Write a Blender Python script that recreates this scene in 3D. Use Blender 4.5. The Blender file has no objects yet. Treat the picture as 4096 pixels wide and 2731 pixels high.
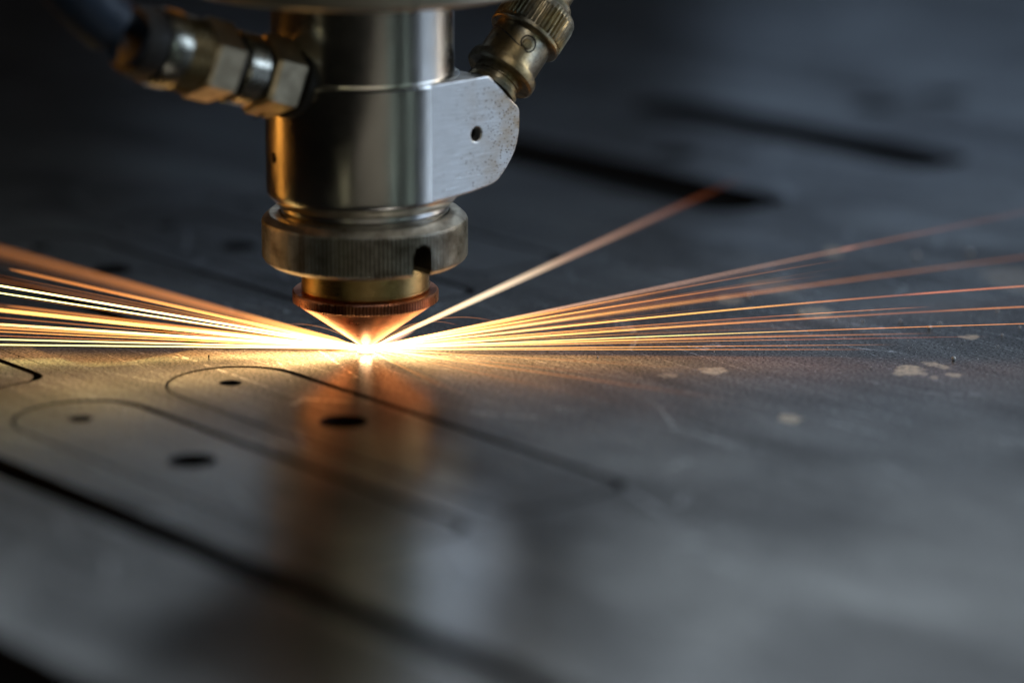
import bpy, bmesh, math, random
from mathutils import Vector, Matrix
random.seed(7)
MM = 0.001
S = bpy.context.scene
COL = S.collection

# ---------------------------------------------------------------- camera (millimetres turned into metres)
PITCH = math.radians(14.4)
FWD = Vector((0, math.cos(PITCH), -math.sin(PITCH)))
UPV = Vector((0, math.sin(PITCH), math.cos(PITCH)))
CAMP = Vector((28.0704, -629.1001, 163.5138))
cd = bpy.data.cameras.new('camera'); cam = bpy.data.objects.new('camera', cd); COL.objects.link(cam)
cam.location = CAMP * MM
cam.rotation_euler = (math.radians(90) - PITCH, 0, 0)
cd.sensor_width = 36.0; cd.lens = 13500 / 4096 * 36.0
cd.clip_start = 0.02; cd.clip_end = 20
cd.dof.use_dof = True; cd.dof.focus_distance = 0.649; cd.dof.aperture_fstop = 5.0
cd.dof.aperture_blades = 9
S.camera = cam
S.render.resolution_x = 1024; S.render.resolution_y = 682

# ---------------------------------------------------------------- world and lamps
W = bpy.data.worlds.new('World'); S.world = W; W.use_nodes = True
wb = W.node_tree.nodes['Background']; wb.inputs[0].default_value = (0.5, 0.62, 0.8, 1); wb.inputs[1].default_value = 0.003
S.view_settings.view_transform = 'Standard'; S.view_settings.look = 'None'
S.view_settings.exposure = 0; S.view_settings.gamma = 1

def lamp(name, az, el, dist, sx, sy, power, col, target=(0, 0, 40)):
    """rectangular area lamp; az measured from the camera's side towards the right"""
    a, e = math.radians(az), math.radians(el)
    T = Vector(target) * MM
    p = T + Vector((math.sin(a) * math.cos(e), -math.cos(a) * math.cos(e), math.sin(e))) * dist
    l = bpy.data.lights.new(name, 'AREA'); l.shape = 'RECTANGLE'; l.size = sx; l.size_y = sy
    l.energy = power; l.color = col
    o = bpy.data.objects.new(name, l); COL.objects.link(o); o.location = p
    o.rotation_euler = (T - p).to_track_quat('-Z', 'Y').to_euler()
    return o
COOL = (0.50, 0.70, 1.0); NEUT = (1.0, 0.93, 0.84); WARM = (1.0, 0.52, 0.16); TEAL = (0.75, 1.0, 0.95); YEL = (1.0, 0.95, 0.62)
def lamp_at(name, pos, sx, sy, power, col, target=(0.05, 0.1, 0)):
    l = bpy.data.lights.new(name, 'AREA'); l.shape = 'RECTANGLE'; l.size = sx; l.size_y = sy; l.energy = power; l.color = col
    o = bpy.data.objects.new(name, l); COL.objects.link(o); o.location = pos
    o.rotation_euler = (Vector(target) - Vector(pos)).to_track_quat('-Z', 'Y').to_euler(); return o
lamp_at('window_light', (-0.04, 1.80, 0.435), 0.40, 0.04, 0.04, COOL)
lamp_at('window_light', (0.47, 1.80, 0.335), 0.60, 0.13, 0.20, COOL)
lamp_at('high_window_light', (0.68, 1.27, 0.775), 1.25, 0.36, 1.6, (0.78, 0.90, 1.0))
lamp_at('high_window_light', (-0.20, 1.27, 0.76), 0.75, 0.32, 1.0, (0.78, 0.90, 1.0))
lamp('side_window_light', 93, 14, 1.2, 0.54, 0.42, 3.6, (0.62, 0.78, 1.0))
lamp('side_lamp', 114, 13, 1.3, 0.12, 0.4, 2.4, NEUT)
lamp('tube_lamp', -20, 13, 1.4, 0.022, 0.5, 0.35, YEL)
lamp('tube_lamp', 37, 13, 1.4, 0.022, 0.5, 0.30, TEAL)
lamp('tube_lamp', 58, 13, 1.4, 0.022, 0.5, 0.30, TEAL)
lamp('front_fill', 12, 9, 1.6, 1.1, 0.25, 1.0, (1.0, 0.93, 0.76))  # added soft fill from the camera side, lifts the knurled ring
lamp('ceiling_lamp', 125, 56, 1.8, 0.10, 0.30, 1.8, (0.92, 0.96, 1.0))
lamp('ceiling_lamp', 38, 50, 1.6, 0.07, 0.25, 2.6, (1.0, 0.97, 0.9))
lamp('spark_glow_fill', -113, 5, 1.1, 0.2, 0.12, 1.6, (1.0, 0.40, 0.06))  # added orange fill, imitates the sparks' reflection on the barrel
pl = bpy.data.lights.new('arc_light', 'POINT'); pl.energy = 0.0007; pl.color = (1.0, 0.66, 0.34); pl.shadow_soft_size = 0.0012
plo = bpy.data.objects.new('arc_light', pl); COL.objects.link(plo); plo.location = (0, -0.002, 0.0012)

# ---------------------------------------------------------------- node helpers
class NT:
    def __init__(s, name):
        s.m = bpy.data.materials.new(name); s.m.use_nodes = True; s.t = s.m.node_tree; s.n = s.t.nodes; s.l = s.t.links
        s.b = s.n['Principled BSDF']; s.out = s.n['Material Output']
        s.tc = s.n.new('ShaderNodeTexCoord')
    def put(s, node, i, v):
        if v is None: return
        if isinstance(v, bpy.types.NodeSocket): s.l.new(v, node.inputs[i])
        else: node.inputs[i].default_value = v
    def mapping(s, scale=(1, 1, 1), rot=(0, 0, 0), loc=(0, 0, 0)):
        n = s.n.new('ShaderNodeMapping'); n.inputs['Scale'].default_value = scale
        n.inputs['Rotation'].default_value = rot; n.inputs['Location'].default_value = loc
        s.l.new(s.tc.outputs['Object'], n.inputs['Vector']); return n.outputs[0]
    def noise(s, vec, scale, detail=4, rough=0.55, dist=0):
        n = s.n.new('ShaderNodeTexNoise'); s.put(n, 'Vector', vec); n.inputs['Scale'].default_value = scale
        n.inputs['Detail'].default_value = detail; n.inputs['Roughness'].default_value = rough
        n.inputs['Distortion'].default_value = dist; return n.outputs[0]
    def ramp(s, f, stops):
        n = s.n.new('ShaderNodeValToRGB'); s.put(n, 0, f); e = n.color_ramp.elements
        while len(e) < len(stops): e.new(0.5)
        for k, (p, c) in enumerate(stops):
            e[k].position = p; e[k].color = c if len(c) == 4 else (*c, 1)
        return n.outputs[0]
    def rng(s, f, a, b, c, d):
        n = s.n.new('ShaderNodeMapRange'); s.put(n, 0, f)
        for i, v in zip((1, 2, 3, 4), (a, b, c, d)): n.inputs[i].default_value = v
        return n.outputs[0]
    def mix(s, f, a, b):
        n = s.n.new('ShaderNodeMix'); n.data_type = 'RGBA'; s.put(n, 0, f); s.put(n, 6, a); s.put(n, 7, b); return n.outputs[2]
    def math(s, op, a, b=None, c=None):
        n = s.n.new('ShaderNodeMath'); n.operation = op; s.put(n, 0, a); s.put(n, 1, b); s.put(n, 2, c); return n.outputs[0]
    def bump(s, h, strength, dist, normal=None):
        n = s.n.new('ShaderNodeBump'); s.put(n, 'Height', h); n.inputs['Strength'].default_value = strength
        n.inputs['Distance'].default_value = dist; s.put(n, 'Normal', normal); return n.outputs[0]
    def set(s, **k):
        for a, v in k.items(): s.put(s.b, a.replace('_', ' '), v)
def c4(r, g, b): return (r, g, b, 1)

def turned(name, base, dark, rough=0.28, aniso=0.75, ring_scale=9000, blotch=0.3, blotch_scale=140, groove=None):
    t = NT(name)
    v = t.mapping((0.05, 0.05, 1)); st = t.noise(v, ring_scale, 3, 0.6)
    bl = t.noise(t.mapping(), blotch_scale, 6, 0.62)
    sp = t.noise(t.mapping((1, 1, 0.6)), blotch_scale * 9, 3, 0.6)
    f = t.rng(bl, 0.42, 0.68, 0, blotch)
    f2 = t.math('ADD', f, t.rng(sp, 0.6, 0.72, 0, blotch * 0.8))
    colr = t.mix(f2, c4(*base), c4(*dark))
    if groove:      # knurl valleys coloured dark, shade painted in for contrast
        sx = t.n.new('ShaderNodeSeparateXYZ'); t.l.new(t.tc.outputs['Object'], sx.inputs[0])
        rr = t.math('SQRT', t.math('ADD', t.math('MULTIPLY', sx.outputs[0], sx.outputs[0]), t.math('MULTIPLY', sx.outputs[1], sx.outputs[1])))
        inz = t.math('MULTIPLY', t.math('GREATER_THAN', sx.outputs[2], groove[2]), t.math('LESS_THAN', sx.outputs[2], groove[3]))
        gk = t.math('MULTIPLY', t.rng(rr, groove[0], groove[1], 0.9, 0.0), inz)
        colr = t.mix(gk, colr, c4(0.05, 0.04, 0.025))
    ro = t.math('ADD', t.rng(bl, 0.3, 0.7, rough - 0.02, rough + 0.05), t.rng(st, 0.3, 0.7, -0.03, 0.05))
    tg = t.n.new('ShaderNodeTangent'); tg.direction_type = 'RADIAL'; tg.axis = 'Z'
    t.set(Base_Color=colr, Metallic=1.0, Roughness=ro, Anisotropic=aniso, Tangent=tg.outputs[0],
          Normal=t.bump(st, 0.25, 0.00002))
    return t.m

M = {}
M['steel'] = turned('turned steel', (0.62, 0.60, 0.56), (0.34, 0.29, 0.22), 0.17, 0.8, 9000, 0.10)
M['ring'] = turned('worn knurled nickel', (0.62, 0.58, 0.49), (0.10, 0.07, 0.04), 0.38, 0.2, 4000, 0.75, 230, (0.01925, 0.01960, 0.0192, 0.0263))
M['lip'] = turned('polished steel lip', (0.68, 0.67, 0.65), (0.3, 0.25, 0.2), 0.2, 0.5, 9000, 0.1)
M['brass'] = turned('brass', (0.44, 0.30, 0.12), (0.14, 0.08, 0.03), 0.28, 0.5, 7000, 0.35, 260)
M['plate'] = turned('plate steel', (0.50, 0.47, 0.40), (0.2, 0.16, 0.11), 0.42, 0.3, 5000, 0.3)

def copper():
    t = NT('copper')
    st = t.noise(t.mapping((0.05, 0.05, 1)), 7000, 3, 0.6)
    bl = t.noise(t.mapping(), 240, 6, 0.65)
    sc = t.noise(t.mapping((1, 0.12, 0.2), (0.3, 0.5, 0.2)), 3200, 2, 0.5)
    f = t.rng(bl, 0.5, 0.72, 0, 0.55)
    colr = t.mix(f, c4(0.66, 0.27, 0.14), c4(0.20, 0.07, 0.035))
    soot = t.n.new('ShaderNodeTexVoronoi'); soot.inputs['Scale'].default_value = 1500; t.l.new(t.tc.outputs['Object'], soot.inputs['Vector'])
    pits = t.math('MULTIPLY', t.math('LESS_THAN', soot.outputs['Distance'], 0.2), t.rng(bl, 0.5, 0.56, 0, 1))
    zz = t.n.new('ShaderNodeSeparateXYZ'); t.l.new(t.tc.outputs['Object'], zz.inputs[0])
    rr = t.math('SQRT', t.math('ADD', t.math('MULTIPLY', zz.outputs[0], zz.outputs[0]), t.math('MULTIPLY', zz.outputs[1], zz.outputs[1])))
    gk = t.math('MULTIPLY', t.rng(rr, 0.01362, 0.01398, 0.85, 0.0), t.math('MULTIPLY', t.math('GREATER_THAN', zz.outputs[2], 0.0104), t.math('LESS_THAN', zz.outputs[2], 0.0122)))
    colr = t.mix(gk, colr, c4(0.06, 0.02, 0.012))  # rim grooves get painted shade so the knurl reads
    tip_dim_f = t.rng(t.math('ADD', zz.outputs[2], t.math('MULTIPLY', t.math('SUBTRACT', bl, 0.5), 0.008)), 0.0048, 0.0022, 0.0, 0.8)
    colr = t.mix(tip_dim_f, colr, c4(0.05, 0.025, 0.015))  # sooty tip; darkening painted in to tame its bright reflection
    colr = t.mix(t.math('MULTIPLY', pits, 0.8), colr, c4(0.05, 0.02, 0.01))
    tg = t.n.new('ShaderNodeTangent'); tg.direction_type = 'RADIAL'; tg.axis = 'Z'
    t.set(Base_Color=colr, Metallic=1.0, Roughness=t.rng(bl, 0.3, 0.7, 0.24, 0.36), Anisotropic=0.0, Tangent=tg.outputs[0],
          Normal=t.bump(t.math('ADD', st, t.math('MULTIPLY', sc, 0.8)), 0.3, 0.00003))
    return t.m
M['copper'] = copper()

def tarnish():
    t = NT('tarnished plated brass')
    a = t.noise(t.mapping(), 330, 7, 0.7); b = t.noise(t.mapping(), 1900, 4, 0.7); c = t.noise(t.mapping(), 160, 3, 0.5)
    f = t.math('ADD', t.rng(a, 0.38, 0.66, 0, 0.75), t.rng(b, 0.52, 0.7, 0, 0.4))
    col = t.mix(t.rng(c, 0.4, 0.6, 0, 1), c4(0.40, 0.30, 0.15), c4(0.26, 0.26, 0.22))
    col = t.mix(f, col, c4(0.08, 0.055, 0.03))
    t.set(Base_Color=col, Metallic=0.95, Roughness=t.rng(a, 0.3, 0.7, 0.26, 0.5), Normal=t.bump(b, 0.3, 0.00008))
    return t.m
M['tarnish'] = tarnish()

def arm_mat():
    t = NT('brushed pitted steel')
    # fine diagonal brushing in the plane of the arm (local x along the arm, local y up)
    br = t.noise(t.mapping((0.05, 1, 1), (0, 0, math.radians(-62))), 3200, 5, 0.75)
    bl = t.noise(t.mapping(), 110, 5, 0.6)
    pit = t.n.new('ShaderNodeTexVoronoi'); pit.inputs['Scale'].default_value = 1700; t.l.new(t.tc.outputs['Object'], pit.inputs['Vector'])
    rnd = t.n.new('ShaderNodeSeparateColor'); t.l.new(pit.outputs['Color'], rnd.inputs[0])
    sx = t.n.new('ShaderNodeSeparateXYZ'); t.l.new(t.tc.outputs['Object'], sx.inputs[0])
    near = t.rng(t.math('ADD', sx.outputs[0], t.math('MULTIPLY', t.math('SUBTRACT', bl, 0.5), 0.012)), 0.005, 0.020, 0.03, 0.95)
    dots = t.math('MULTIPLY', t.math('LESS_THAN', pit.outputs['Distance'], 0.25), t.math('LESS_THAN', rnd.outputs[0], near))
    stain = t.math('MULTIPLY', t.rng(bl, 0.45, 0.62, 0.1, 1), t.rng(sx.outputs[0], 0.007, 0.021, 0.0, 0.8))
    col = t.mix(t.rng(br, 0.35, 0.65, 0, 0.8), c4(0.66, 0.66, 0.65), c4(0.42, 0.42, 0.41))
    col = t.mix(stain, col, c4(0.36, 0.24, 0.12))
    col = t.mix(t.math('MULTIPLY', dots, 0.85), col, c4(0.09, 0.045, 0.02))
    t.set(Base_Color=col, Metallic=1.0, Roughness=t.rng(br, 0.3, 0.7, 0.24, 0.46),
          Normal=t.bump(t.math('SUBTRACT', br, dots), 0.6, 0.00003))
    return t.m
M['arm'] = arm_mat()

def simple(name, col, rough, metal=0.0, bump=0.0, scale=400):
    t = NT(name); n = t.noise(t.mapping(), scale, 5, 0.6)
    t.set(Base_Color=t.mix(t.rng(n, 0.35, 0.65, 0, 1), c4(*col), c4(*[x * 0.6 for x in col])), Roughness=t.rng(n, 0.3, 0.7, rough - 0.05, rough + 0.08),
          Metallic=metal)
    if bump: t.set(Normal=t.bump(n, bump, 0.0002))
    return t.m
M['black'] = simple('blackened recess', (0.012, 0.010, 0.009), 0.6)
M['hose'] = simple('blue hose', (0.008, 0.022, 0.05), 0.5)
M['cable'] = simple('grey cable', (0.16, 0.155, 0.16), 0.5)
M['boot'] = simple('dark crimp sleeve', (0.10, 0.075, 0.05), 0.42, 0.8, 0.5, 900)
M['chrome'] = simple('worn chrome', (0.45, 0.43, 0.36), 0.24, 1.0, 0.1, 300)
M['knurl_brass'] = simple('dark knurled brass', (0.22, 0.17, 0.09), 0.36, 1.0, 0.2, 500)
M['hex'] = simple('worn nickel hex', (0.55, 0.46, 0.32), 0.38, 1.0, 0.15, 300)
M['bead'] = simple('steel bead', (0.78, 0.81, 0.86), 0.3, 0.45)
M['slat'] = simple('dark slat', (0.03, 0.028, 0.026), 0.7, 0.3)
M['bed'] = simple('black bed', (0.004, 0.004, 0.004), 0.95); M['bed'].node_tree.nodes['Principled BSDF'].inputs['Specular IOR Level'].default_value = 0.03

# ---------------------------------------------------------------- mesh helpers (all coordinates in mm)
def tag(o, label=None, cat=None, group=None, kind=None):
    if label: o['label'] = label
    if cat: o['category'] = cat
    if group: o['group'] = group
    if kind: o['kind'] = kind
    return o
def empty(name, loc=(0, 0, 0), rot=(0, 0, 0), parent=None):
    o = bpy.data.objects.new(name, None); COL.objects.link(o); o.location = Vector(loc) * MM; o.rotation_euler = rot
    o.empty_display_size = 0.01
    if parent: o.parent = parent
    return o
def mesh_obj(name, verts, faces, mat, parent=None, smooth=35, loc=(0, 0, 0), rot=None):
    me = bpy.data.meshes.new(name); me.from_pydata([Vector(v) * MM for v in verts], [], faces); me.update()
    bm = bmesh.new(); bm.from_mesh(me); bmesh.ops.recalc_face_normals(bm, faces=bm.faces); bm.to_mesh(me); bm.free()
    me.materials.append(mat)
    if smooth is not None: smooth_by_angle(me, smooth)
    o = bpy.data.objects.new(name, me); COL.objects.link(o); o.location = Vector(loc) * MM
    if rot is not None: o.rotation_euler = rot
    if parent: o.parent = parent
    return o
def smooth_by_angle(me, deg):
    bm = bmesh.new(); bm.from_mesh(me)
    for f in bm.faces: f.smooth = True
    for e in bm.edges:
        e.smooth = not (len(e.link_faces) == 2 and e.calc_face_angle(0) > math.radians(deg))
    bm.to_mesh(me); bm.free()
KN = [random.uniform(0.75, 1.2) for _ in range(997)]
def lathe_data(prof, seg=128, closed_ends=True):
    """prof: list of (r, z[, knurl amplitude]); knurl makes every vertex column alternate in and out"""
    vs, fs = [], []
    for p in prof:
        r, z = p[0], p[1]; k = p[2] if len(p) > 2 else 0
        for i in range(seg):
            a = 2 * math.pi * i / seg; rr = r
            if k: rr = r - (k * KN[(i // 4) % 997] if i % 4 in (2, 3) else 0)
            vs.append((rr * math.cos(a), rr * math.sin(a), z))
    n = len(prof)
    for j in range(n - 1):
        for i in range(seg):
            i2 = (i + 1) % seg
            fs.append((j * seg + i, j * seg + i2, (j + 1) * seg + i2, (j + 1) * seg + i))
    if closed_ends:
        fs.append(tuple(range(seg - 1, -1, -1))); fs.append(tuple((n - 1) * seg + i for i in range(seg)))
    return vs, fs
def lathe(name, prof, mat, parent=None, seg=128, smooth=30, loc=(0, 0, 0), rot=None):
    v, f = lathe_data(prof, seg); return mesh_obj(name, v, f, mat, parent, smooth, loc, rot)
def boolean(o, cutters, smooth):
    for c in cutters:
        m = o.modifiers.new('b', 'BOOLEAN'); m.object = c; m.operation = 'DIFFERENCE'; m.solver = 'EXACT'
    dg = bpy.context.evaluated_depsgraph_get(); me = bpy.data.meshes.new_from_object(o.evaluated_get(dg))
    o.modifiers.clear(); o.data = me; smooth_by_angle(me, smooth)
    for c in cutters: bpy.data.objects.remove(c, do_unlink=True)
    return o
def prism_data(outline, z0, z1):
    n = len(outline); vs = [(x, y, z0) for x, y in outline] + [(x, y, z1) for x, y in outline]
    fs = [tuple(range(n - 1, -1, -1)), tuple(range(n, 2 * n))] + [(i, (i + 1) % n, n + (i + 1) % n, n + i) for i in range(n)]
    return vs, fs
def cut_plate(name, outer, holes, thick, bevel, mat, parent=None, res=1):
    """flat plate with real holes and slightly eased edges: filled 2-D curve turned into a mesh, top face at z = 0"""
    cu = bpy.data.curves.new(name, 'CURVE'); cu.dimensions = '2D'; cu.fill_mode = 'BOTH'
    cu.extrude = (thick / 2 - bevel) * MM; cu.bevel_depth = bevel * MM; cu.bevel_resolution = res; cu.offset = -bevel * MM
    for pts in [outer] + holes:
        sp = cu.splines.new('POLY'); sp.points.add(len(pts) - 1); sp.use_cyclic_u = True
        for q, (x, y) in zip(sp.points, pts): q.co = (x * MM, y * MM, 0, 1)
    t = bpy.data.objects.new(name, cu); COL.objects.link(t)
    dg = bpy.context.evaluated_depsgraph_get(); me = bpy.data.meshes.new_from_object(t.evaluated_get(dg))
    bpy.data.objects.remove(t, do_unlink=True)
    for v in me.vertices: v.co.z -= thick / 2 * MM
    me.materials.clear(); me.materials.append(mat); me.name = name
    smooth_by_angle(me, 40)
    o = bpy.data.objects.new(name, me); COL.objects.link(o)
    if parent: o.parent = parent
    return o
def circle(cx, cy, r, n=48): return [(cx + r * math.cos(2 * math.pi * i / n), cy + r * math.sin(2 * math.pi * i / n)) for i in range(n)]
def link_outline(s0, s1, mc, hw, rc=4.5, n=20):
    """long blank: half-round end at s0, square end with rounded corners at s1"""
    P = [(s0 + hw - hw * math.sin(a), mc + hw * math.cos(a)) for a in [math.pi * i / (2 * n) for i in range(2 * n + 1)]]
    P += [(s1 - rc + rc * math.sin(a), mc - hw + rc - rc * math.cos(a)) for a in [math.pi / 2 * i / 8 for i in range(9)]]
    P += [(s1 - rc + rc * math.cos(a), mc + hw - rc + rc * math.sin(a)) for a in [math.pi / 2 * i / 8 for i in range(9)]]
    return P
def slot_outline(s0, s1, mc, hw, n=12):
    P = [(s0 + hw - hw * math.sin(a), mc + hw * math.cos(a)) for a in [math.pi * i / n for i in range(n + 1)]]
    P += [(s1 - hw + hw * math.sin(a), mc - hw * math.cos(a)) for a in [math.pi * i / n for i in range(n + 1)]]
    return P
def tube_data(pts, radii, seg=12):
    vs, fs = [], []; pts = [Vector(p) for p in pts]; n = len(pts)
    for j, p in enumerate(pts):
        t = (pts[min(j + 1, n - 1)] - pts[max(j - 1, 0)]).normalized()
        u = t.cross(Vector((0, 0.3, 1))).normalized(); w = t.cross(u)
        r = radii[j] if isinstance(radii, (list, tuple)) else radii
        for i in range(seg):
            a = 2 * math.pi * i / seg; vs.append(tuple(p + (u * math.cos(a) + w * math.sin(a)) * r))
    for j in range(n - 1):
        for i in range(seg): fs.append((j * seg + i, j * seg + (i + 1) % seg, (j + 1) * seg + (i + 1) % seg, (j + 1) * seg + i))
    fs.append(tuple(range(seg - 1, -1, -1))); fs.append(tuple((n - 1) * seg + i for i in range(seg)))
    return vs, fs

# ---------------------------------------------------------------- the sheet, its cuts and the bed below
ROT = math.atan2(-0.765, 0.644)
RV, MV = Vector((0.644, -0.765, 0)), Vector((0.765, 0.644, 0))
def sm(x, y): return (x * 0.644 - y * 0.765, x * 0.765 + y * 0.644)      # table xy -> sheet coordinates

SPOTS = []      # dried stains on the sheet: table x, y, half length, half width, angle, tone
def sheet_mat():
    t = NT('mill scale steel sheet')
    o = t.tc.outputs['Object']
    big = t.noise(o, 9, 5, 0.55); mid = t.noise(o, 60, 6, 0.6); fine = t.noise(o, 1700, 3, 0.7); grit = t.noise(o, 900, 4, 0.7)
    roll = t.noise(t.mapping((0.15, 1, 1)), 70, 4, 0.6)
    scr1 = t.n.new('ShaderNodeTexVoronoi'); scr1.feature = 'DISTANCE_TO_EDGE'; scr1.inputs['Scale'].default_value = 95
    t.l.new(t.mapping((0.14, 1.3, 1), (0, 0, 1.05)), scr1.inputs['Vector'])
    scratch = t.math('MULTIPLY', t.math('LESS_THAN', scr1.outputs['Distance'], 0.009), t.rng(grit, 0.48, 0.55, 0, 1))
    base = t.mix(t.rng(big, 0.35, 0.65, 0, 1), c4(0.30, 0.30, 0.31), c4(0.44, 0.435, 0.43))
    base = t.mix(t.rng(fine, 0.4, 0.7, 0, 0.7), base, c4(0.60, 0.59, 0.57))
    cloud = t.noise(t.mapping((0.5, 1, 1), (0, 0, 0.3)), 26, 5, 0.6, 0.6)
    base = t.mix(t.rng(cloud, 0.40, 0.60, 0, 0.6), base, c4(0.11, 0.11, 0.115))
    base = t.mix(t.rng(roll, 0.45, 0.65, 0, 0.2), base, c4(0.13, 0.13, 0.135))
    base = t.mix(t.rng(fine, 0.52, 0.36, 0, 0.85), base, c4(0.045, 0.042, 0.04))
    base = t.mix(t.math('MULTIPLY', scratch, 0.7), base, c4(0.95, 0.95, 0.95))
    wob = t.n.new('ShaderNodeVectorMath'); wob.operation = 'MULTIPLY_ADD'
    nz = t.n.new('ShaderNodeTexNoise'); nz.inputs['Detail'].default_value = 5; nz.inputs['Scale'].default_value = 300; t.l.new(o, nz.inputs['Vector'])
    t.l.new(nz.outputs['Color'], wob.inputs[0]); wob.inputs[1].default_value = (0.0052, 0.0052, 0); t.l.new(o, wob.inputs[2])
    rough = t.math('ADD', t.rng(big, 0.3, 0.7, 0.13, 0.20), t.math('ADD', t.rng(mid, 0.3, 0.7, -0.02, 0.03), t.rng(roll, 0.3, 0.7, -0.03, 0.04)))
    keep = t.math('ADD', 0.0, 0.0)
    for (x, y, a, b, ang, tone, amt) in SPOTS:
        s_, m_ = sm(x, y)
        mp = t.n.new('ShaderNodeMapping'); mp.vector_type = 'TEXTURE'
        mp.inputs['Location'].default_value = ((s_ + 2.6) * MM, (m_ + 2.6) * MM, 0); mp.inputs['Rotation'].default_value = (0, 0, ang - ROT)
        mp.inputs['Scale'].default_value = (a * MM, b * MM, 1)
        t.l.new(wob.outputs[0], mp.inputs[0])
        ln = t.n.new('ShaderNodeVectorMath'); ln.operation = 'LENGTH'; t.l.new(mp.outputs[0], ln.inputs[0])
        k = t.math('MULTIPLY', t.rng(ln.outputs['Value'], 0.70, 1.0, amt, 0), t.rng(grit, 0.35, 0.6, 0.3, 1.0))
        keep = t.math('MAXIMUM', keep, k)
    tone = t.mix(t.rng(big, 0.45, 0.55, 0, 1), c4(0.62, 0.50, 0.36), c4(0.55, 0.47, 0.38))
    dark = t.mix(t.rng(mid, 0.35, 0.65, 0, 1), c4(0.005, 0.005, 0.005), c4(0.011, 0.010, 0.009))
    dark = t.mix(t.rng(fine, 0.52, 0.68, 0, 1), dark, c4(0.035, 0.032, 0.03))
    dcol = t.mix(keep, dark, tone)
    n1 = t.bump(fine, 1.0, 0.00003); n2 = t.bump(grit, 1.0, 0.00003, n1); n3 = t.bump(mid, 0.05, 0.0004, n2)
    gl = t.n.new('ShaderNodeBsdfAnisotropic'); gl.distribution = 'BECKMANN'; df = t.n.new('ShaderNodeBsdfDiffuse'); mx = t.n.new('ShaderNodeAddShader')
    gcol = t.mix(keep, base, c4(0.50, 0.43, 0.33))
    t.put(gl, 'Color', gcol); t.put(gl, 'Roughness', t.math('MULTIPLY_ADD', keep, 0.10, rough)); t.put(gl, 'Normal', n3)
    t.put(df, 'Color', dcol); t.put(df, 'Normal', n3)
    g2 = t.n.new('ShaderNodeBsdfAnisotropic'); g2.distribution = 'BECKMANN'; t.put(g2, 'Color', gcol); g2.inputs['Roughness'].default_value = 0.30; t.put(g2, 'Normal', n3)
    gm = t.n.new('ShaderNodeMixShader'); gm.inputs[0].default_value = 0.38; t.l.new(gl.outputs[0], gm.inputs[1]); t.l.new(g2.outputs[0], gm.inputs[2])
    t.l.new(gm.outputs[0], mx.inputs[0]); t.l.new(df.outputs[0], mx.inputs[1]); t.l.new(mx.outputs[0], t.out.inputs[0])
    t.n.remove(t.b)
    return t.m
TAN = (0.42, 0.34, 0.24); GREY = (0.30, 0.32, 0.34)
SPOTS = [(89.2, 31.1, 3.9, 5.2, 0.1, TAN, 0.55), (103.2, -14.1, 3.1, 4.2, 0.3, (0.60, 0.47, 0.32), 0.9), (101.2, -15.8, 1.5, 2.2, 0.3, (0.60, 0.47, 0.32), 0.8),
         (108.6, -10.6, 2.1, 3.6, 0.5, GREY, 0.7), (111.0, -17.3, 2.3, 2.1, 0.2, (0.55, 0.44, 0.30), 0.8), (117.7, 11.4, 1.7, 2.1, 0, GREY, 0.7),
         (66.2, -14.4, 2.6, 2.7, 0.6, (0.50, 0.48, 0.45), 0.85), (64.6, -13.2, 1.1, 1.6, 0.6, GREY, 0.6), (77.9, -47.6, 1.8, 3.2, 0, (0.45, 0.42, 0.37), 0.7), (57.5, -17.9, 1.9, 2.3, 0, GREY, 0.4),
         (72.6, 41.9, 2.8, 4.3, 0.2, TAN, 0.45), (97.8, 85.7, 2.4, 5.0, 0, TAN, 0.45), (106.5, -19.8, 1.3, 1.8, 0, GREY, 0.6), (82, 55, 6, 9, 0.4, GREY, 0.25), (135, 60, 9, 14, 0.2, GREY, 0.2)]
M['sheet'] = sheet_mat()
M['cut'] = simple('burnt cut edge', (0.006, 0.005, 0.005), 0.9)
M['cut'].node_tree.nodes['Principled BSDF'].inputs['Specular IOR Level'].default_value = 0.08
def cut_edges(o):
    o.data.materials.append(M['cut'])
    for f in o.data.polygons:
        if abs(f.normal.z) < 0.97 or f.center.z < -0.0012: f.material_index = 1

rows = []    # blanks: s0, s1, m centre, half width, holes (s, r), drop
K0 = 34.7
BL = [
 (-8.7, 98.5, -33.6, 12.4, [(2.2, 2.1), (36.8, 4.4)], 0.0, 'dark steel blank right in front of the nozzle, warm copper reflection across its large hole'),
 (-6.4, 99.5, -68.3, 12.2, [(4.9, 2.1), (39.5, 4.3)], 0.0, 'second dark steel blank in front, between the nozzle blank and the wide straight slot'),
 (-131, -23.6, -34.4, 12.8, [(-119, 2.1), (-86, 4.3)], 0.55, 'round-cornered blank end showing under the lowest sparks at far left, slightly sunken'),
 (-130, -23.2, -70.6, 12.2, [(-118, 2.1), (-84, 4.3)], 0.0, 'blank of which only a dark rounded corner shows at the left edge'),
 (-129, -24.0, 1.1, 12.4, [(-118, 2.1), (-89.7, 4.0)], 0.0, 'blank lying just behind the left sparks, with a dark hole near its middle'),
 (-129, -24.0, 34.8, 12.4, [(-118, 2.1), (-90.4, 4.0)], 0.0, 'blurred blank behind the nozzle whose single dark hole shows left of the knurled ring'),
 (-128, -36.0, 69.0, 12.2, [(-118, 2.1), (-90.4, 3.5)], 0.0, 'far blank behind the right side of the knurled ring, its lower kerf faintly visible'),
 (-200, -92.0, 178.0, 13.0, [(-105, 5.5)], 0.0, 'far blank between the two black slots, with one faint blurred hole'),
 (-210, -98.0, 262.0, 13.0, [(-118, 6.5)], 0.0, 'farthest blank at upper right beyond the second black slot'),
]
holes = []
for (s0, s1, mc, hw, hs, dz, lab) in BL: holes.append(link_outline(s0 - 0.9, s1 + 0.7, mc + 0.5, hw + 1.05))
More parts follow.
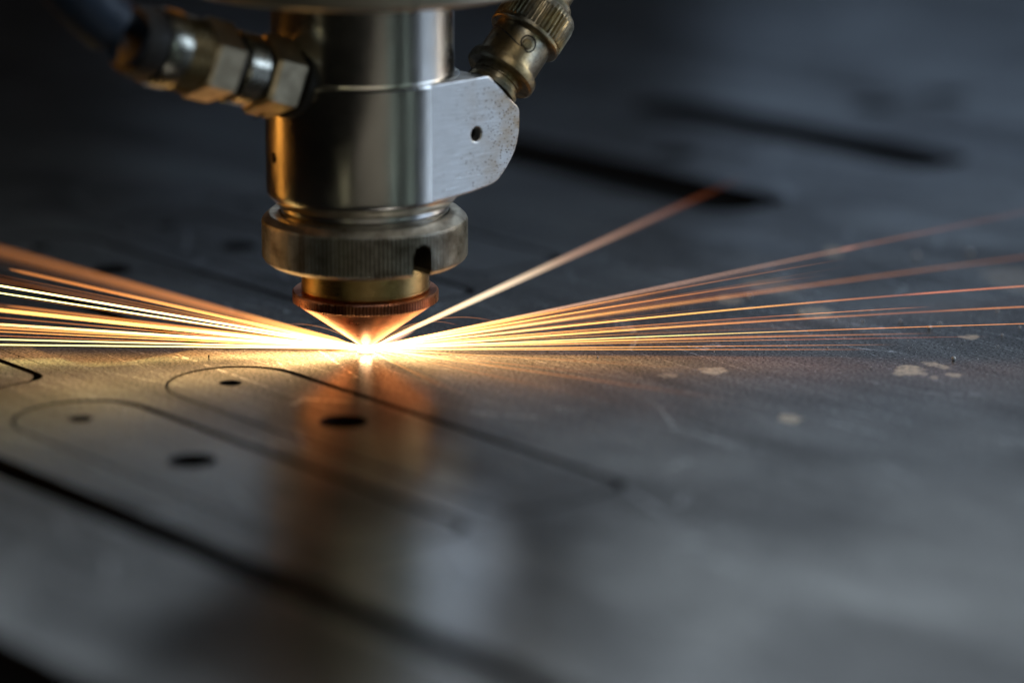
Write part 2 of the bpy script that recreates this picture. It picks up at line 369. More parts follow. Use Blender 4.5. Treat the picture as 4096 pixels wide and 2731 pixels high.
holes.append(link_outline(-170, -46, 150.5, 11.8, 7)); holes.append(link_outline(-163, -52, 220.5, 10.5, 7))
holes.append([(-90, -98.6), (330, -98.6), (330, -92.0), (-90, -92.0)])
holes.append([(-75, -53.12), (-14, -53.04), (-14, -52.96), (-75, -52.92)])
holes.append(circle(-117.6, 289.0, 6.5, 32))
sheet = cut_plate('steel_sheet', [(-900, -141), (520, -141), (520, 900), (-900, 900)], holes, 1.5, 0.03, M['sheet'])
sheet.rotation_euler = (0, 0, ROT)
cut_edges(sheet)
tag(sheet, 'large dark steel sheet being cut under the nozzle, covered in fine scratches and stains', 'metal sheet')
for (s0, s1, mc, hw, hs, dz, lab) in BL:
    b = cut_plate('steel_blank', link_outline(s0, s1, mc, hw), [circle(s, mc, r) for s, r in hs], 1.5, 0.03, M['sheet'])
    cut_edges(b); b.rotation_euler = (0, 0, ROT); b.location.z = -dz * MM
    tag(b, lab, 'cut part', 'blanks cut out of the sheet')
bed = mesh_obj('machine_bed', [(-1300, -900, -2.1), (1300, -900, -2.1), (1300, 1500, -2.1), (-1300, 1500, -2.1)], [(0, 1, 2, 3)], M['bed'], None, None)
bed['kind'] = 'structure'
# ---------------------------------------------------------------- the cutting head
head = empty('laser_cutting_head')
tag(head, 'laser cutting head hanging over the sheet, brushed steel barrel ending in a copper nozzle', 'cutting head')
# copper nozzle
noz = lathe('nozzle', [(0.9, 6.0), (0.9, 1.75), (1.7, 1.7), (2.15, 1.95), (13.35, 10.05), (13.55, 10.3)], M['copper'], head, 192, 25)
rim = lathe('knurled_rim', [(12.0, 10.2), (13.6, 10.25), (14.02, 10.45, 0.45), (14.02, 12.15, 0.45), (13.75, 12.42), (11.0, 12.45)], M['copper'], noz, 520, 25)
rim['label'] = 'finely knurled copper rim'
tag(noz, 'pointed copper nozzle')
# brass collar
lathe('collar', [(11.4, 12.35), (12.0, 12.5), (12.32, 12.9), (12.32, 13.3), (12.22, 13.4), (12.22, 21.0)], M['brass'], head, 160, 25)['label'] = 'brass collar above the copper nozzle'
# locking ring with a keyway
rg = lathe('locking_ring', [(12.6, 18.3), (18.55, 18.35), (19.35, 18.95, 0.10), (19.66, 19.5, 0.5), (19.66, 26.1, 0.5), (19.45, 26.6, 0.06), (18.9, 27.15), (18.2, 27.75), (17.6, 27.95), (16.35, 27.95), (16.2, 27.8), (16.2, 26.2), (12.6, 26.2)], M['ring'], head, 600, 22)
# close the bore so the ring is a solid torus
me = rg.data; bm = bmesh.new(); bm.from_mesh(me)
bm.faces.ensure_lookup_table()
for f in [f for f in bm.faces if len(f.verts) > 10]: bm.faces.remove(f)
bd = [e for e in bm.edges if e.is_boundary]
bmesh.ops.bridge_loops(bm, edges=bd); bmesh.ops.recalc_face_normals(bm, faces=bm.faces); bm.to_mesh(me); bm.free()
def arch_cutter(az, w, ztop, zbot, r0, r1):
    a = math.radians(az); o = [(-w / 2, zbot), (w / 2, zbot)] + [(w / 2 * math.cos(math.pi * i / 14), ztop - w / 2 + w / 2 * math.sin(math.pi * i / 14)) for i in range(15)]
    vs, fs = prism_data(o, r0, r1)     # local x = sideways, y = up, z = outwards
    d = Vector((math.sin(a), -math.cos(a), 0)); sd = Vector((math.cos(a), math.sin(a), 0))
    vs = [tuple(sd * x + Vector((0, 0, 1)) * y + d * z) for x, y, z in vs]
    return mesh_obj('cutter', vs, fs, M['black'], None, None)
boolean(rg, [arch_cutter(36, 4.2, 24.6, 16.0, 13.4, 22)], 22)
rg['label'] = 'knurled locking ring with one arched keyway'
# neck between ring and body
lathe('neck', [(15.9, 27.2), (16.05, 28.25), (15.6, 28.45), (15.2, 28.5), (15.2, 28.75), (16.3, 28.85), (16.3, 30.3), (15.0, 30.6)], M['lip'], head, 160, 25)['label'] = 'polished grooved neck'
# body
body = lathe('body', [(10, 29.6), (16.6, 29.62), (16.85, 29.72), (18.35, 31.55), (18.55, 32.0), (18.6, 32.6), (18.6, 53.75), (18.45, 54.15), (18.1, 54.3), (10, 54.3)], M['steel'], head, 256, 20)
def cyl_cutter(az, z, r, r0, r1):
    a = math.radians(az); d = Vector((math.sin(a), -math.cos(a), 0)); sd = Vector((math.cos(a), math.sin(a), 0))
    vs, fs = prism_data(circle(0, 0, r, 24), r0, r1)
    vs = [tuple(sd * x + Vector((0, 0, 1)) * (y + z) + d * q) for x, y, q in vs]
    return mesh_obj('cutter', vs, fs, M['black'], None, None)
boolean(body, [cyl_cutter(-62.6, 39.6, 1.1, 15.5, 22)], 20)
ss_a = math.radians(-62.6); ssd = Vector((math.sin(ss_a), -math.cos(ss_a), 0))
v, f = lathe_data([(0.3, 0), (0.98, 0), (0.98, 0.6), (0.85, 0.7), (0.45, 0.7), (0.4, 0.2)], 24)
o = mesh_obj('set_screw', v, f, M['black'], body, 30, loc=tuple(ssd * 17.0 + Vector((0, 0, 39.6)))); o.rotation_euler = ssd.to_track_quat('Z', 'Y').to_euler()
# upper barrel and flange
lathe('upper_barrel', [(10, 54.2), (16.7, 54.25), (16.7, 54.55), (17.25, 54.7), (17.25, 80)], M['steel'], head, 256, 25)['label'] = 'narrower upper barrel'
fl = lathe('mounting_flange', [(16, 70.8), (33.0, 70.8), (33.9, 71.6), (34.1, 72.6), (34.1, 92), (16, 92)], M['plate'], head, 256, 25)
boolean(fl, [mesh_obj('cutter', *prism_data([(10.8, -60), (11.1, -60), (11.1, -20), (10.8, -20)], 60, 90), M['black'], None, None)], 25)
fl['label'] = 'wide steel flange at the top edge'

# side arm : flat face tangent to the barrel, pointing away to the right
n45 = Vector((math.sin(math.radians(45)), -math.cos(math.radians(45)), 0)); d45 = Vector((math.cos(math.radians(45)), math.sin(math.radians(45)), 0))
def arc(cx, cy, r, a0, a1, n=8): return [(cx + r * math.cos(math.radians(a0 + (a1 - a0) * i / n)), cy + r * math.sin(math.radians(a0 + (a1 - a0) * i / n))) for i in range(n + 1)]
AO = [(-0.25, 32.0), (0, 32.0), (5, 32.1), (10.5, 32.45), (14.7, 32.95), (16.4, 33.3), (17.5, 33.8), (18.5, 34.6), (19.8, 35.9), (21.1, 37.45), (22.1, 39.0), (22.8, 40.8), (23.15, 42.4), (23.3, 44.2), (23.3, 46.2), (23.1, 46.9), (22.6, 47.5),
      (15.6, 53.7), (15.0, 54.1), (14.3, 54.22), (0, 54.26), (-0.25, 54.26)]
T_ARM = 9.5
arm = cut_plate('side_arm', AO, [circle(11.66, 43.42, 1.3, 32)], T_ARM, 0.38, M['arm'], None, 3)
arm.parent = head
# local x along the arm, local y up, local z = outward normal of the flat face
arm.matrix_local = Matrix(((d45.x, 0, n45.x, n45.x * 18.6 * MM), (d45.y, 0, n45.y, n45.y * 18.6 * MM), (0, 1, 0, 0), (0, 0, 0, 1)))
arm['label'] = 'brushed flat side arm with rust specks and one screw hole'
o = lathe('threaded_insert', [(0.2, -8.6), (1.27, -8.6)] + [(1.27 - (0.16 if i % 2 else 0), -8.4 + i * 0.25) for i in range(24)] + [(1.27, -1.6), (1.0, -1.6), (0.95, -8.0), (0.2, -8.0)], M['black'], arm, 32, 20, loc=(11.66, 43.42, 0))

# coaxial connector on the arm's slanted corner
cdir = (d45 * math.cos(math.radians(44)) + Vector((0, 0, 1)) * math.sin(math.radians(44))).normalized()
cbase = d45 * 19.9 + n45 * (18.6 - T_ARM / 2) + Vector((0, 0, 50.2))
con = lathe('cable_connector', [(3, -4), (3.0, 0.0), (5.2, 0.02), (5.3, 0.9), (5.0, 1.1), (4.6, 1.2), (4.6, 2.2), (4.9, 2.3), (4.9, 3.4), (4.4, 3.6), (4.4, 5.2)], M['tarnish'], head, 64, 30, loc=tuple(cbase))
con.rotation_euler = cdir.to_track_quat('Z', 'Y').to_euler()
con['label'] = 'tarnished bayonet connector screwed into the arm'
sh = lathe('bayonet_shell', [(4.5, 3.3), (6.6, 3.3), (7.05, 3.7), (7.1, 4.9), (6.95, 5.4), (6.2, 5.7), (6.0, 6.1), (6.0, 13.4), (6.3, 13.5), (5.9, 13.9), (4, 13.9)], M['tarnish'], con, 96, 30)
nut = lathe('knurled_nut', [(5.0, 12.6), (7.05, 12.6), (7.3, 12.85), (7.3, 13.25), (6.95, 13.45), (6.95, 13.7), (7.25, 13.85, 0.3), (7.35, 14.1, 0.42), (7.35, 18.5, 0.42), (7.2, 18.75, 0.1), (7.15, 19.6), (6.8, 20.1), (5.9, 20.3), (5.0, 20.3)], M['tarnish'], con, 192, 28)
ferr = lathe('ferrule', [(4.0, 20.2), (5.0, 20.3), (5.1, 20.8), (5.1, 21.9), (4.9, 22.2), (4.1, 22.3), (4.0, 22.6), (4.0, 26), (3.0, 26)], M['tarnish'], con, 64, 30)
slv = lathe('crimp_sleeve', [(3.0, 22.4), (3.85, 22.5, 0.0), (3.85, 24.0, 0.25), (3.85, 33.0, 0.25), (3.4, 33.3)], M['boot'], con, 64, 30)
# bayonet pin facing the camera, sitting in its curled slot
ldir = con.rotation_euler.to_matrix().transposed()
view_local = ldir @ Vector((0.10, -1.0, 0.0)); ang = math.atan2(view_local.y, view_local.x)
pd = Vector((math.cos(ang), math.sin(ang), 0))
o = lathe('bayonet_pin', [(0.2, 0), (1.0, 0), (1.0, 0.75), (0.85, 0.95), (0.2, 1.0)], M['tarnish'], con, 24, 30, loc=tuple(pd * 5.4 + Vector((0, 0, 9.6))))
o.rotation_euler = pd.to_track_quat('Z', 'Y').to_euler()
def wrap(th, z, r): a = ang + th; return (r * math.cos(a), r * math.sin(a), z)
pts = []
for i in range(31):
    q = math.radians(-150 + 300 * i / 30); rr = 1.35 + 0.35 * i / 30
    pts.append(wrap(rr * math.sin(q) / 6.0, 9.6 + 0.25 + rr * math.cos(q), 5.98))
for i in range(1, 14): pts.append(wrap((-1.0 - 0.75 * i) / 6.0, 8.3 + 0.26 * i, 5.98))
v, f = tube_data(pts, 0.16, 8)
mesh_obj('bayonet_slot', v, f, M['black'], con, 60)
# cable leaving the connector
pts = [(0, 0, 24), (0, 0, 33), (0, 0.3, 42), (0, 2, 52), (0, 6, 64), (0, 12, 78)]
v, f = tube_data(pts, 3.1, 20); mesh_obj('cable', v, f, M['cable'], con, 60)

# hose fitting on the left, pointing up towards the camera's left
ha, he = math.radians(-48), math.radians(18)
hd = Vector((math.sin(ha) * math.cos(he), -math.cos(ha) * math.cos(he), math.sin(he)))
hb = Vector((math.sin(ha), -math.cos(ha), 0)) * 16.0 + Vector((0, 0, 54.2))
def hexa(r, z0, z1, ch=0.5):
    """hexagonal nut with chamfered corners"""
    vs, fs = [], []; lv = [(r - ch, z0), (r, z0 + ch), (r, z1 - ch), (r - ch, z1)]
    for rr, z in lv:
        for i in range(6): a = math.radians(60 * i + HEXROT); vs.append((rr * math.cos(a), rr * math.sin(a), z))
    for j in range(3):
        for i in range(6): fs.append((j * 6 + i, j * 6 + (i + 1) % 6, (j + 1) * 6 + (i + 1) % 6, (j + 1) * 6 + i))
    fs += [tuple(range(5, -1, -1)), tuple(range(18, 24))]; return vs, fs
HEXROT = 24
fit = lathe('hose_fitting', [(3, -2), (6.6, -0.5), (6.9, 0.2), (6.9, 2.2), (6.0, 2.5), (5.4, 2.7), (5.4, 20), (4, 20)], M['black'], head, 64, 30, loc=tuple(hb))
fit.rotation_euler = hd.to_track_quat('Z', 'Y').to_euler(); fit['label'] = 'push fitting for the blue hose on the left'
mesh_obj('hex_nut', *hexa(7.7, 3.2, 10.4, 0.7), M['hex'], fit, 20)
lathe('spacer_ring', [(4, 11.6), (6.4, 11.7), (6.8, 12.1), (6.8, 16.2), (6.4, 16.6), (4, 16.6)], M['chrome'], fit, 96, 30)
lathe('seal_ring', [(4, 16.6), (6.0, 16.65), (6.0, 18.0), (4, 18.1)], M['black'], fit, 64, 30)
HEXROT = 22
mesh_obj('hex_nut', *hexa(7.7, 18.0, 24.8), M['hex'], fit, 20)
vs, fs = [], []
NS, NZ = 72, 14
prof = [(6.3, 24.6, 0), (6.9, 25.0, 0), (7.0, 25.4, 0)] + [(7.0, 25.5 + 4.6 * i / NZ, 1) for i in range(NZ + 1)] + [(7.0, 30.2, 0), (5, 30.3, 0)]
lathe('end_ring', [(4.5, 30.25), (6.9, 30.3), (7.2, 30.7), (7.25, 33.6), (7.0, 34.8), (6.4, 35.0), (4.5, 35.1)], M['chrome'], fit, 96, 30)
lathe('hose_boot', [(4.5, 35.0), (6.5, 35.05), (6.6, 36.0), (6.3, 38.4), (6.0, 39.6), (4.5, 39.8)], M['black'], fit, 64, 40)
for j, (r, z, k) in enumerate(prof):
    for i in range(NS):
        a = 2 * math.pi * i / NS; rr = r - (0.28 if k and ((i + j) % 4 < 2) else 0) - (0.18 if k and ((i - j) % 4 < 2) else 0)
        vs.append((rr * math.cos(a), rr * math.sin(a), z))
for j in range(len(prof) - 1):
    for i in range(NS): fs.append((j * NS + i, j * NS + (i + 1) % NS, (j + 1) * NS + (i + 1) % NS, (j + 1) * NS + i))
fs += [tuple(range(NS - 1, -1, -1)), tuple((len(prof) - 1) * NS + i for i in range(NS))]
mesh_obj('knurled_sleeve', vs, fs, M['knurl_brass'], fit, 25)
inv = fit.rotation_euler.to_matrix().transposed()
up_l = inv @ Vector((0, 0, 1)); lf_l = inv @ Vector((-1, 0, 0))
pts = [Vector((0, 0, 35))]; dirv = Vector((0, 0, 1))
for i in range(16):
    dirv = (dirv + up_l * 0.16).normalized(); pts.append(pts[-1] + dirv * 5)
v, f = tube_data(pts, 5.6, 28); mesh_obj('hose', v, f, M['hose'], fit, 60)

# ---------------------------------------------------------------- spatter beads on the sheet
BEADS = [(110.6, 17.7, .8), (124.2, 12.0, .5), (128.5, 18.0, .55), (112.3, -6.5, .8), (81.1, 2.9, .45), (89.1, 2.5, .3), (81.2, 8.5, .3), (92.9, 9.7, .35), (113.1, 21.2, .55),
         (97.9, 23.2, .5), (105.5, 23.2, .5), (126.0, 32.0, .6), (76.7, 43.7, .9), (86.1, 31.1, .7), (92.8, 24.5, .5), (122.3, 3.9, .3), (115.5, 81.0, 1.0), (127.3, 83.3, 1.0), (95.9, -12.7, .4),
         (105.2, 7.9, .25), (67.0, -0.5, .25), (75.6, 1.1, .25), (44.4, -5.0, .4)]
BLAB = {0: 'shiny spatter bead just below the lowest red spark at far right', 3: 'bright spatter bead beside the large tan stain', 12: 'large round spatter bead right on the orange spark, well behind the tan stain',
        13: 'spatter bead lying on the blurred oval stain behind the sparks', 22: 'lone spatter bead nearest the nozzle on its right', 18: 'tiny spatter bead left of the large tan stain',
        4: 'small spatter bead between the nozzle and the tan stain, on the sharp strip of sheet', 15: 'tiny dark spatter bead above the tan stain'}
for i, (x, y, d) in enumerate(BEADS):
    bm = bmesh.new(); bmesh.ops.create_uvsphere(bm, u_segments=16, v_segments=10, radius=d / 2 * MM)
    me = bpy.data.meshes.new('spatter_bead'); bm.to_mesh(me); bm.free(); me.materials.append(M['bead']); smooth_by_angle(me, 60)
    o = bpy.data.objects.new('spatter_bead', me); COL.objects.link(o); o.location = (x * MM, y * MM, d * 0.46 * MM); o.scale.z = 0.94
    tag(o, BLAB.get(i, 'tiny steel spatter bead lying on the sheet to the right of the nozzle'), 'metal bead', 'spatter beads on the sheet')
vs, fs = [], []
rd = random.Random(5)
for i in range(5200):
    x, y = rd.uniform(20, 165), rd.gauss(6, 34)
    if rd.random() < .25: x = rd.uniform(-75, 20); 
    d = rd.uniform(.02, .05) * (2.2 if rd.random() < .06 else 1); b = len(vs)
    c = [(1, 0, 0), (-1, 0, 0), (0, 1, 0), (0, -1, 0), (0, 0, 1), (0, 0, -.2)]
    ra = rd.uniform(0, 3); st = rd.uniform(1, 2.2)
    for q in c:
        u, w_ = q[0] * st, q[1]
        vs.append((x + d * (u * math.cos(ra) - w_ * math.sin(ra)), y + d * (u * math.sin(ra) + w_ * math.cos(ra)), d * .4 + q[2] * d))
    fs += [(b + p, b + q, b + r) for p, q, r in [(0, 2, 4), (2, 1, 4), (1, 3, 4), (3, 0, 4), (2, 0, 5), (1, 2, 5), (3, 1, 5), (0, 3, 5)]]
tag(mesh_obj('sparkle_specks', vs, fs, M['bead'], None, None), 'tiny bright specks added for the sparkle of the sheet around the nozzle', 'sparkle specks', kind='stuff')  # specks made up to give the sheet its sparkle
for x, y, d in [(-29.9, -4.7, .45), (-66.3, -4.4, .35)]:
    bm = bmesh.new(); bmesh.ops.create_icosphere(bm, subdivisions=2, radius=d / 2 * MM)
    me = bpy.data.meshes.new('dross_crumb'); bm.to_mesh(me); bm.free(); me.materials.append(M['black'])
    o = bpy.data.objects.new('dross_crumb', me); COL.objects.link(o); o.location = (x * MM, y * MM, d * 0.6 * MM); o.scale = (0.7, 0.7, 1.3)
    tag(o, 'black crumb of slag on the gold-lit sheet ' + ('halfway between nozzle and left edge' if x > -40 else 'near the left edge'), 'slag crumb')

# ---------------------------------------------------------------- sparks
def pix(px, py, Y):
    """point of the photograph at depth Y (mm behind the nozzle), as table coordinates"""
    r = FWD + Vector((1, 0, 0)) * ((px - 2048) / 13500) - UPV * ((py - 1365) / 13500)
    return CAMP + r * ((Y - CAMP.y) / r.y)
def spark_mat():
    m = bpy.data.materials.new('glowing spark'); m.use_nodes = True; nt = m.node_tree; nt.nodes.clear()
    a = nt.nodes.new('ShaderNodeAttribute'); a.attribute_name = 'glow'
    e = nt.nodes.new('ShaderNodeEmission'); tr = nt.nodes.new('ShaderNodeBsdfTransparent'); ad = nt.nodes.new('ShaderNodeAddShader'); o = nt.nodes.new('ShaderNodeOutputMaterial')
    nt.links.new(a.outputs['Color'], e.inputs[0]); e.inputs[1].default_value = 1.0
    nt.links.new(e.outputs[0], ad.inputs[0]); nt.links.new(tr.outputs[0], ad.inputs[1]); nt.links.new(ad.outputs[0], o.inputs[0])
    return m
M['spark'] = spark_mat()
P0 = Vector((0, -0.3, 0.6))
def lerp(a, b, t): return a + (b - a) * t
def keys(ks, t):
    for (t0, v0), (t1, v1) in zip(ks, ks[1:]):
        if t <= t1:
            q = (t - t0) / max(t1 - t0, 1e-6)
            return [lerp(x, y, q) for x, y in zip(v0, v1)] if isinstance(v0, (list, tuple)) else lerp(v0, v1, q)
    return ks[-1][1]
WH, GY, GO, OR, PE, RD = (1, 0.62, 0.26), (0.95, 0.82, 0.27), (1, 0.46, 0.11), (1, 0.34, 0.08), (1, 0.55, 0.36), (1, 0.26, 0.09)
def streak_data(end, w, ks, sag=0.0, start=None, n=26, seg=6, t0=0.0, w0=None):
    a = Vector(start) if start is not None else P0 + Vector((random.uniform(-.3, .3), random.uniform(-.3, .3), random.uniform(-.2, .2)))
    pts, rad, cols = [], [], []
    for i in range(n):
        t = t0 + (1 - t0) * i / (n - 1)
        p = a.lerp(end, t); p.z += sag * 4 * t * (1 - t); pts.append(p)
        r = lerp(w0 if w0 else w, w, min(1, t * 3)) / 2
        if i == 0 and t0 > 0 or i == n - 1: r *= 0.25
        rad.append(r); cols.append(keys(ks, t))
    vs, fs = tube_data(pts, rad, seg); cl = [c for c in cols for _ in range(seg)]
    return vs, fs, cl
def streak_obj(name, parts):
    V, F_, C_ = [], [], []
    for v, f, c in parts:
        b = len(V); V += v; F_ += [tuple(i + b for i in q) for q in f]; C_ += c
    me = bpy.data.meshes.new(name); me.from_pydata([Vector(q) * MM for q in V], [], F_); me.update()
    at = me.attributes.new('glow', 'FLOAT_COLOR', 'POINT')
    buf = []
    for c in C_: buf += [c[0], c[1], c[2], 1.0]
    at.data.foreach_set('color', buf)
    me.materials.append(M['spark']); o = bpy.data.objects.new(name, me); COL.objects.link(o); return o
def glow(col, s): return [c * s * 0.47 for c in col]
def left_end(y0, Y, x=-300, x0=0):
    return pix(x, 1392 + (y0 - 1392) * (1465 - x) / (1465 - x0), Y)
def add_spark(end, w, ks, lab, sag=0.0, t0=0.02, grp=None, w0=None, start=None, extra=[]):
    if grp == 'sparks flying to the left': ks = [(t, [c * 1.3 for c in col]) for t, col in ks]
    o = streak_obj('spark', [streak_data(end, w, ks, sag, t0=t0, w0=w0, start=start)] + extra); return tag(o, lab, 'spark', grp)
LG, RG = 'sparks flying to the left', 'sparks flying to the right'
G = glow
L = [ # y at the left frame edge, depth, width, keys, label
 (1000, 88, 1.5, [(0, G(GO, 3)), (.25, G(OR, .6)), (.6, G(OR, .30)), (1, G(OR, .17))], 'topmost left spark, a broad blurred orange band'),
 (1120, 40, .45, [(0, G(OR, 2)), (.4, G(OR, .3)), (1, G(RD, .10))], 'faint brown spark above the white one on the left'),
 (1143, 2, .42, [(0, G(WH, 6)), (.5, G(WH, 4)), (1, G(GY, 2.6))], 'thick white-hot spark, highest of the bright white ones on the left'),
 (1171, 0, .30, [(0, G(WH, 5)), (.5, G(GY, 4)), (1, G(GY, 2.0))], 'yellow-green spark just below the thick white one on the left'),
 (1222, 30, .5, [(0, G(OR, 2)), (.5, G(OR, .3)), (.75, G(OR, .22)), (1, G(RD, .10))], 'dim orange spark touching the top of the wide golden one'),
 (1239, 14, .72, [(0, G(WH, 10)), (.4, G(GO, 4)), (1, G(GO, 1.6))], 'wide golden spark in the middle of the left fan'),
 (1269, 8, .25, [(0, G(OR, 3)), (.5, G(OR, .5)), (1, G(RD, .22))], 'thin brown spark under the wide golden one'),
 (1297, -4, .5, [(0, G(WH, 6)), (.5, G(WH, 3)), (1, G(GO, 2))], 'thick pale gold spark in the lower left fan'),
 (1311, -9, .42, [(0, G(GO, 6)), (.5, G(GO, 1.3)), (1, G(OR, .8))], 'soft amber spark fused to the underside of the pale gold one'),
 (1325, 5, .2, [(0, G(GO, 6)), (.5, G(GO, 1.6)), (1, G(OR, .9))], 'thin amber spark third from the bottom on the left'),
 (1341, 3, .10, [(0, G(OR, 3)), (.5, G(OR, 1.1)), (1, G(RD, .7))], 'hair-thin copper-red spark above the two lowest green-white ones'),
 (1357, 0, .27, [(0, G(WH, 5)), (.5, G(GY, 2.6)), (1, G(GY, 1.9))], 'green-white spark second from the bottom on the left'),
 (1378, -2, .27, [(0, G(WH, 5)), (.5, G(GY, 2.6)), (1, G(GY, 1.9))], 'lowest green-white spark skimming the sheet on the left'),
]
for (y0, Y, w, ks, lab) in L: add_spark(left_end(y0, Y * 1.2), w, ks, lab, grp=LG)
add_spark(left_end(1076, 24, 38, 38), .62, [(0, G(GO, 8)), (.35, G(GO, 1.6)), (.7, G(OR, .7)), (1, G(OR, .4))], 'orange spark with a blunt cut-off end near the left edge', grp=LG)
add_spark(left_end(1222, 16, 30, 30), .5, [(0, G(GO, 2)), (.5, G(OR, .5)), (1, G(OR, .35))], 'short blunt-ended orange spark lying along the wide golden one', grp=LG)
def right_end(x1, y1, Y, x=4400): return pix(x, 1392 + (y1 - 1392) * (x - 1465) / (x1 - 1465), Y)
add_spark(pix(2990, 700, 95), 1.1, [(0, G(WH, 3.2)), (.28, G((1, .78, .52), 1.5)), (.5, G((1, .58, .38), .48)), (.70, G((1, .5, .33), .22)), (.82, G(RD, .10)), (.92, G(RD, .03)), (1, G(RD, 0))], 'steepest right spark, thick pale pink and fading over the first black slot', w0=.6, grp=RG)
add_spark(pix(2850, 950, 150), 1.6, [(0, G(PE, 2)), (.25, G(PE, .45)), (.6, G((1, .5, .36), .10)), (1, G(RD, 0))], 'broad faint brown spark below the steepest right one', grp=RG)
_a = P0; _e = right_end(3320, 1008, 70, 4350); _k = _a.lerp(_e, (3325 - 1465) / (4350 - 1465)); _v = (_e - _a).normalized()
add_spark(_e, .32, [(0, G(GO, 6)), (.25, G(PE, 1.1)), (.5, G(PE, .6)), (.66, G(OR, .34)), (.8, G(RD, .16)), (1, G(RD, .05))], 'second steep right spark, pinkish, thickening into a soft knot', grp=RG, extra=[streak_data(_k + _v * 3.2, .75, [(0, [0, 0, 0]), (.5, G((1, .45, .34), .22)), (1, [0, 0, 0])], start=_k - _v * 2.6, n=9)])
add_spark(right_end(2700, 1200, 60, 3300), .9, [(0, G(GO, 2)), (.4, G(OR, .28)), (.7, G(RD, .10)), (1, G(RD, 0))], 'dim wide brown spark above the long straight orange one', grp=RG)
add_spark(right_end(2700, 1222, 66), .42, [(0, G(WH, 3.2)), (.3, G(GO, 1.0)), (.5, G(OR, .5)), (.8, G(OR, .20)), (1, G(RD, .14))], 'long straight orange spark passing through the large bead', sag=.4, grp=RG)
add_spark(pix(4400, 1124, 16), .28, [(0, G(WH, 3.5)), (.3, G(GO, 2.6)), (.5, G(GO, 1.5)), (.6, G(OR, .9)), (.72, G(RD, .3)), (.76, G(RD, .9)), (1, G(OR, .5))], 'bright yellow right spark turning orange beyond the nozzle', sag=1.1, grp=RG)
add_spark(pix(3720, 1226, 4), .12, [(0, G(GO, 5)), (.45, G(OR, 1.3)), (.7, G(RD, .5)), (.8, G(OR, 1.2)), (1, G(RD, .2))], 'hair-thin orange spark ending above the blurred oval stain', sag=.5, grp=RG)
add_spark(pix(4400, 1212, 10), .36, [(0, G(WH, 3.5)), (.3, G(GO, 1.8)), (.5, G(OR, .8)), (.65, G(OR, .35)), (.75, G(RD, .18)), (.85, G(OR, .55)), (1, G(RD, .35))], 'orange right spark that dims and brightens again near the right edge', sag=.7, grp=RG)
add_spark(pix(4400, 1285, 3), .13, [(0, G(WH, 3.5)), (.4, G(GY, 2.6)), (.6, G(OR, 1.4)), (1, G(OR, 1.0))], 'thin straight red-orange spark grazing the shiny bead at far right', sag=.35, grp=RG)
add_spark(pix(3750, 1332, 0), .26, [(0, G(WH, 3.5)), (.4, G(GO, 2.2)), (.6, G(OR, .9)), (1, G(RD, 0))], 'gold spark under the thin straight red-orange one', sag=.2, grp=RG)
add_spark(pix(3950, 1345, 2), .10, [(0, G(WH, 3.5)), (.4, G(GO, 1.6)), (.7, G(RD, .6)), (1, G(RD, 0.1))], 'fine spark just above the two lowest right ones', sag=.15, grp=RG)
add_spark(pix(3600, 1377, -1), .14, [(0, G(WH, 3.5)), (.4, G(GO, 2.2)), (.7, G(OR, 1.0)), (1, G(RD, 0))], 'low gold spark, second from the bottom on the right', grp=RG)
add_spark(pix(3500, 1397, -2), .14, [(0, G(WH, 3.5)), (.4, G(GO, 2.2)), (.7, G(OR, 1.0)), (1, G(RD, 0))], 'lowest gold spark skimming the sheet on the right', grp=RG)
for ex, ey, sg, Y in [(2000, 1290, 3.2, 6), (1830, 1300, 2.6, 2), (2150, 1345, 2.2, 10), (1120, 1300, 1.8, 12)]:
    add_spark(pix(ex, ey, Y), .07, [(0, G(GO, 1.5)), (.6, G(OR, 1.0)), (1, G(RD, .3))], {2000: 'thin curling spark arching over the right bundle close to the nozzle', 1830: 'shortest curling spark just right of the nozzle cone', 2150: 'low curling spark crossing the straight ones right of the nozzle', 1120: 'thin bent spark just left of the nozzle cone'}[ex], sag=sg)
# thin fillers of the fan, too alike to tell apart
rnd = random.Random(11)
for i in range(70):
    px = rnd.uniform(1900, 3500); sl = rnd.choice([.02, .03, .05, .07, .09, .11, .14, .165, .185]) + rnd.uniform(-.008, .008)
    b = rnd.uniform(.4, 1.4)
    add_spark(pix(px, 1394 - sl * (px - 1465), rnd.uniform(-6, 40)), rnd.uniform(.03, .10), [(0, G(WH, 3.2)), (.3, G(GO, 2.2 * b)), (.6, G(OR, .8 * b)), (1, G(RD, 0))],
              'hair-thin spark inside the bundle of streaks right of the nozzle', sag=rnd.uniform(0, .5), grp='thin sparks in the right bundle')
for i in range(12):
    px = rnd.uniform(-300, 700); sl = rnd.uniform(.015, .22); b = rnd.uniform(.3, 1.0)
    add_spark(pix(px, 1394 - sl * (1465 - px), rnd.uniform(-6, 30)), rnd.uniform(.05, .13), [(0, G(WH, 3.2)), (.3, G(GO, 2.0 * b)), (.6, G(OR, .8 * b)), (1, G(RD, 0.1))],
              'hair-thin spark inside the bundle of streaks left of the nozzle', grp='thin sparks in the left bundle')
def on_level(px, py, z):
    r = FWD + Vector((1, 0, 0)) * ((px - 2048) / 13500) - UPV * ((py - 1365) / 13500)
    return CAMP + r * ((z - CAMP.z) / r.z)
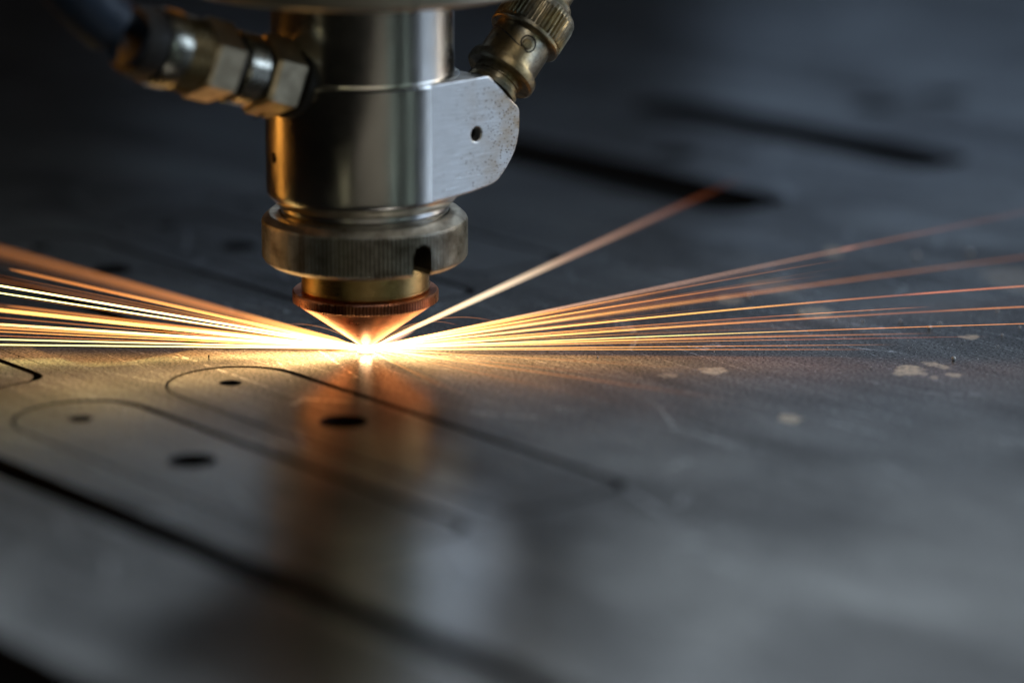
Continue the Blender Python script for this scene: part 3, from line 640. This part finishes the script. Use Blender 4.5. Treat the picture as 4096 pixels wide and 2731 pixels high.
for px, py, z, w, b in [(1830, 1578, 1.2, .10, .9), (2950, 1600, 2.0, .35, .35), (2450, 1500, 1.4, .16, .5), (2250, 1560, 1.5, .22, .35), (2650, 1455, 1.0, .12, .5), (2050, 1500, 1.0, .10, .5), (1950, 1620, 2.0, .3, .22), (2900, 1480, 1.5, .2, .3)]:
    add_spark(on_level(px, py, z), w, [(0, G(WH, 5)), (.25, G(GO, 1.0 * b)), (.6, G(OR, .45 * b)), (1, G(RD, 0))], 'faint streak added for spark reflections and a few forward sparks below the contact point', grp='faint streaks for reflections and forward sparks')  # glowing streaks, mostly imitating reflections of sparks in the sheet
# short dense spray round the molten spot
parts = []
for i in range(300):
    side = rnd.choice([-1, -1, 1, 1, 1]); Ln = rnd.uniform(2.5, 9) if i < 400 else rnd.uniform(9, 22)
    az = rnd.gauss(.1, .35); el = abs(rnd.gauss(0.01, 0.085)) if side > 0 else abs(rnd.gauss(0.01, 0.06))
    d = Vector((side * math.cos(az), math.sin(az), math.tan(el)))
    parts.append(streak_data(P0 + d * Ln, rnd.uniform(.05, .16), [(0, G(WH, 5)), (.5, G(WH, 1.5)), (.8, G(GO, .5)), (1, G(OR, 0))], n=7, seg=4, start=P0 + Vector((rnd.uniform(-.6, .6), rnd.uniform(-.5, .5), rnd.uniform(-.4, .7)))))
o = streak_obj('spark_spray', parts); tag(o, 'dense white-hot spray of short sparks right under the copper nozzle', 'spark spray', kind='stuff')
bm = bmesh.new(); bmesh.ops.create_uvsphere(bm, u_segments=24, v_segments=12, radius=1.0 * MM); me = bpy.data.meshes.new('molten_spot')
bm.to_mesh(me); bm.free()
mt = NT('white hot metal'); mt.set(Base_Color=c4(1, .8, .5), Emission_Color=c4(1, .84, .6), Emission_Strength=2.0); me.materials.append(mt.m)
o = bpy.data.objects.new('molten_spot', me); COL.objects.link(o); o.location = (0, 0, 0.3 * MM); o.scale = (1.8, 1.5, .9)
tag(o, 'blinding white molten spot where the beam meets the sheet', 'molten metal')

# a loose bit of wire sticking out under the hose fitting
_v, _f = tube_data([pix(1090, 440, -15), pix(1062, 455, -16), pix(1038, 466, -17), pix(1008, 475, -18)], [.28, .25, .18, .08], 8)
mesh_obj('loose_wire', _v, _f, M['black'], head, 60)
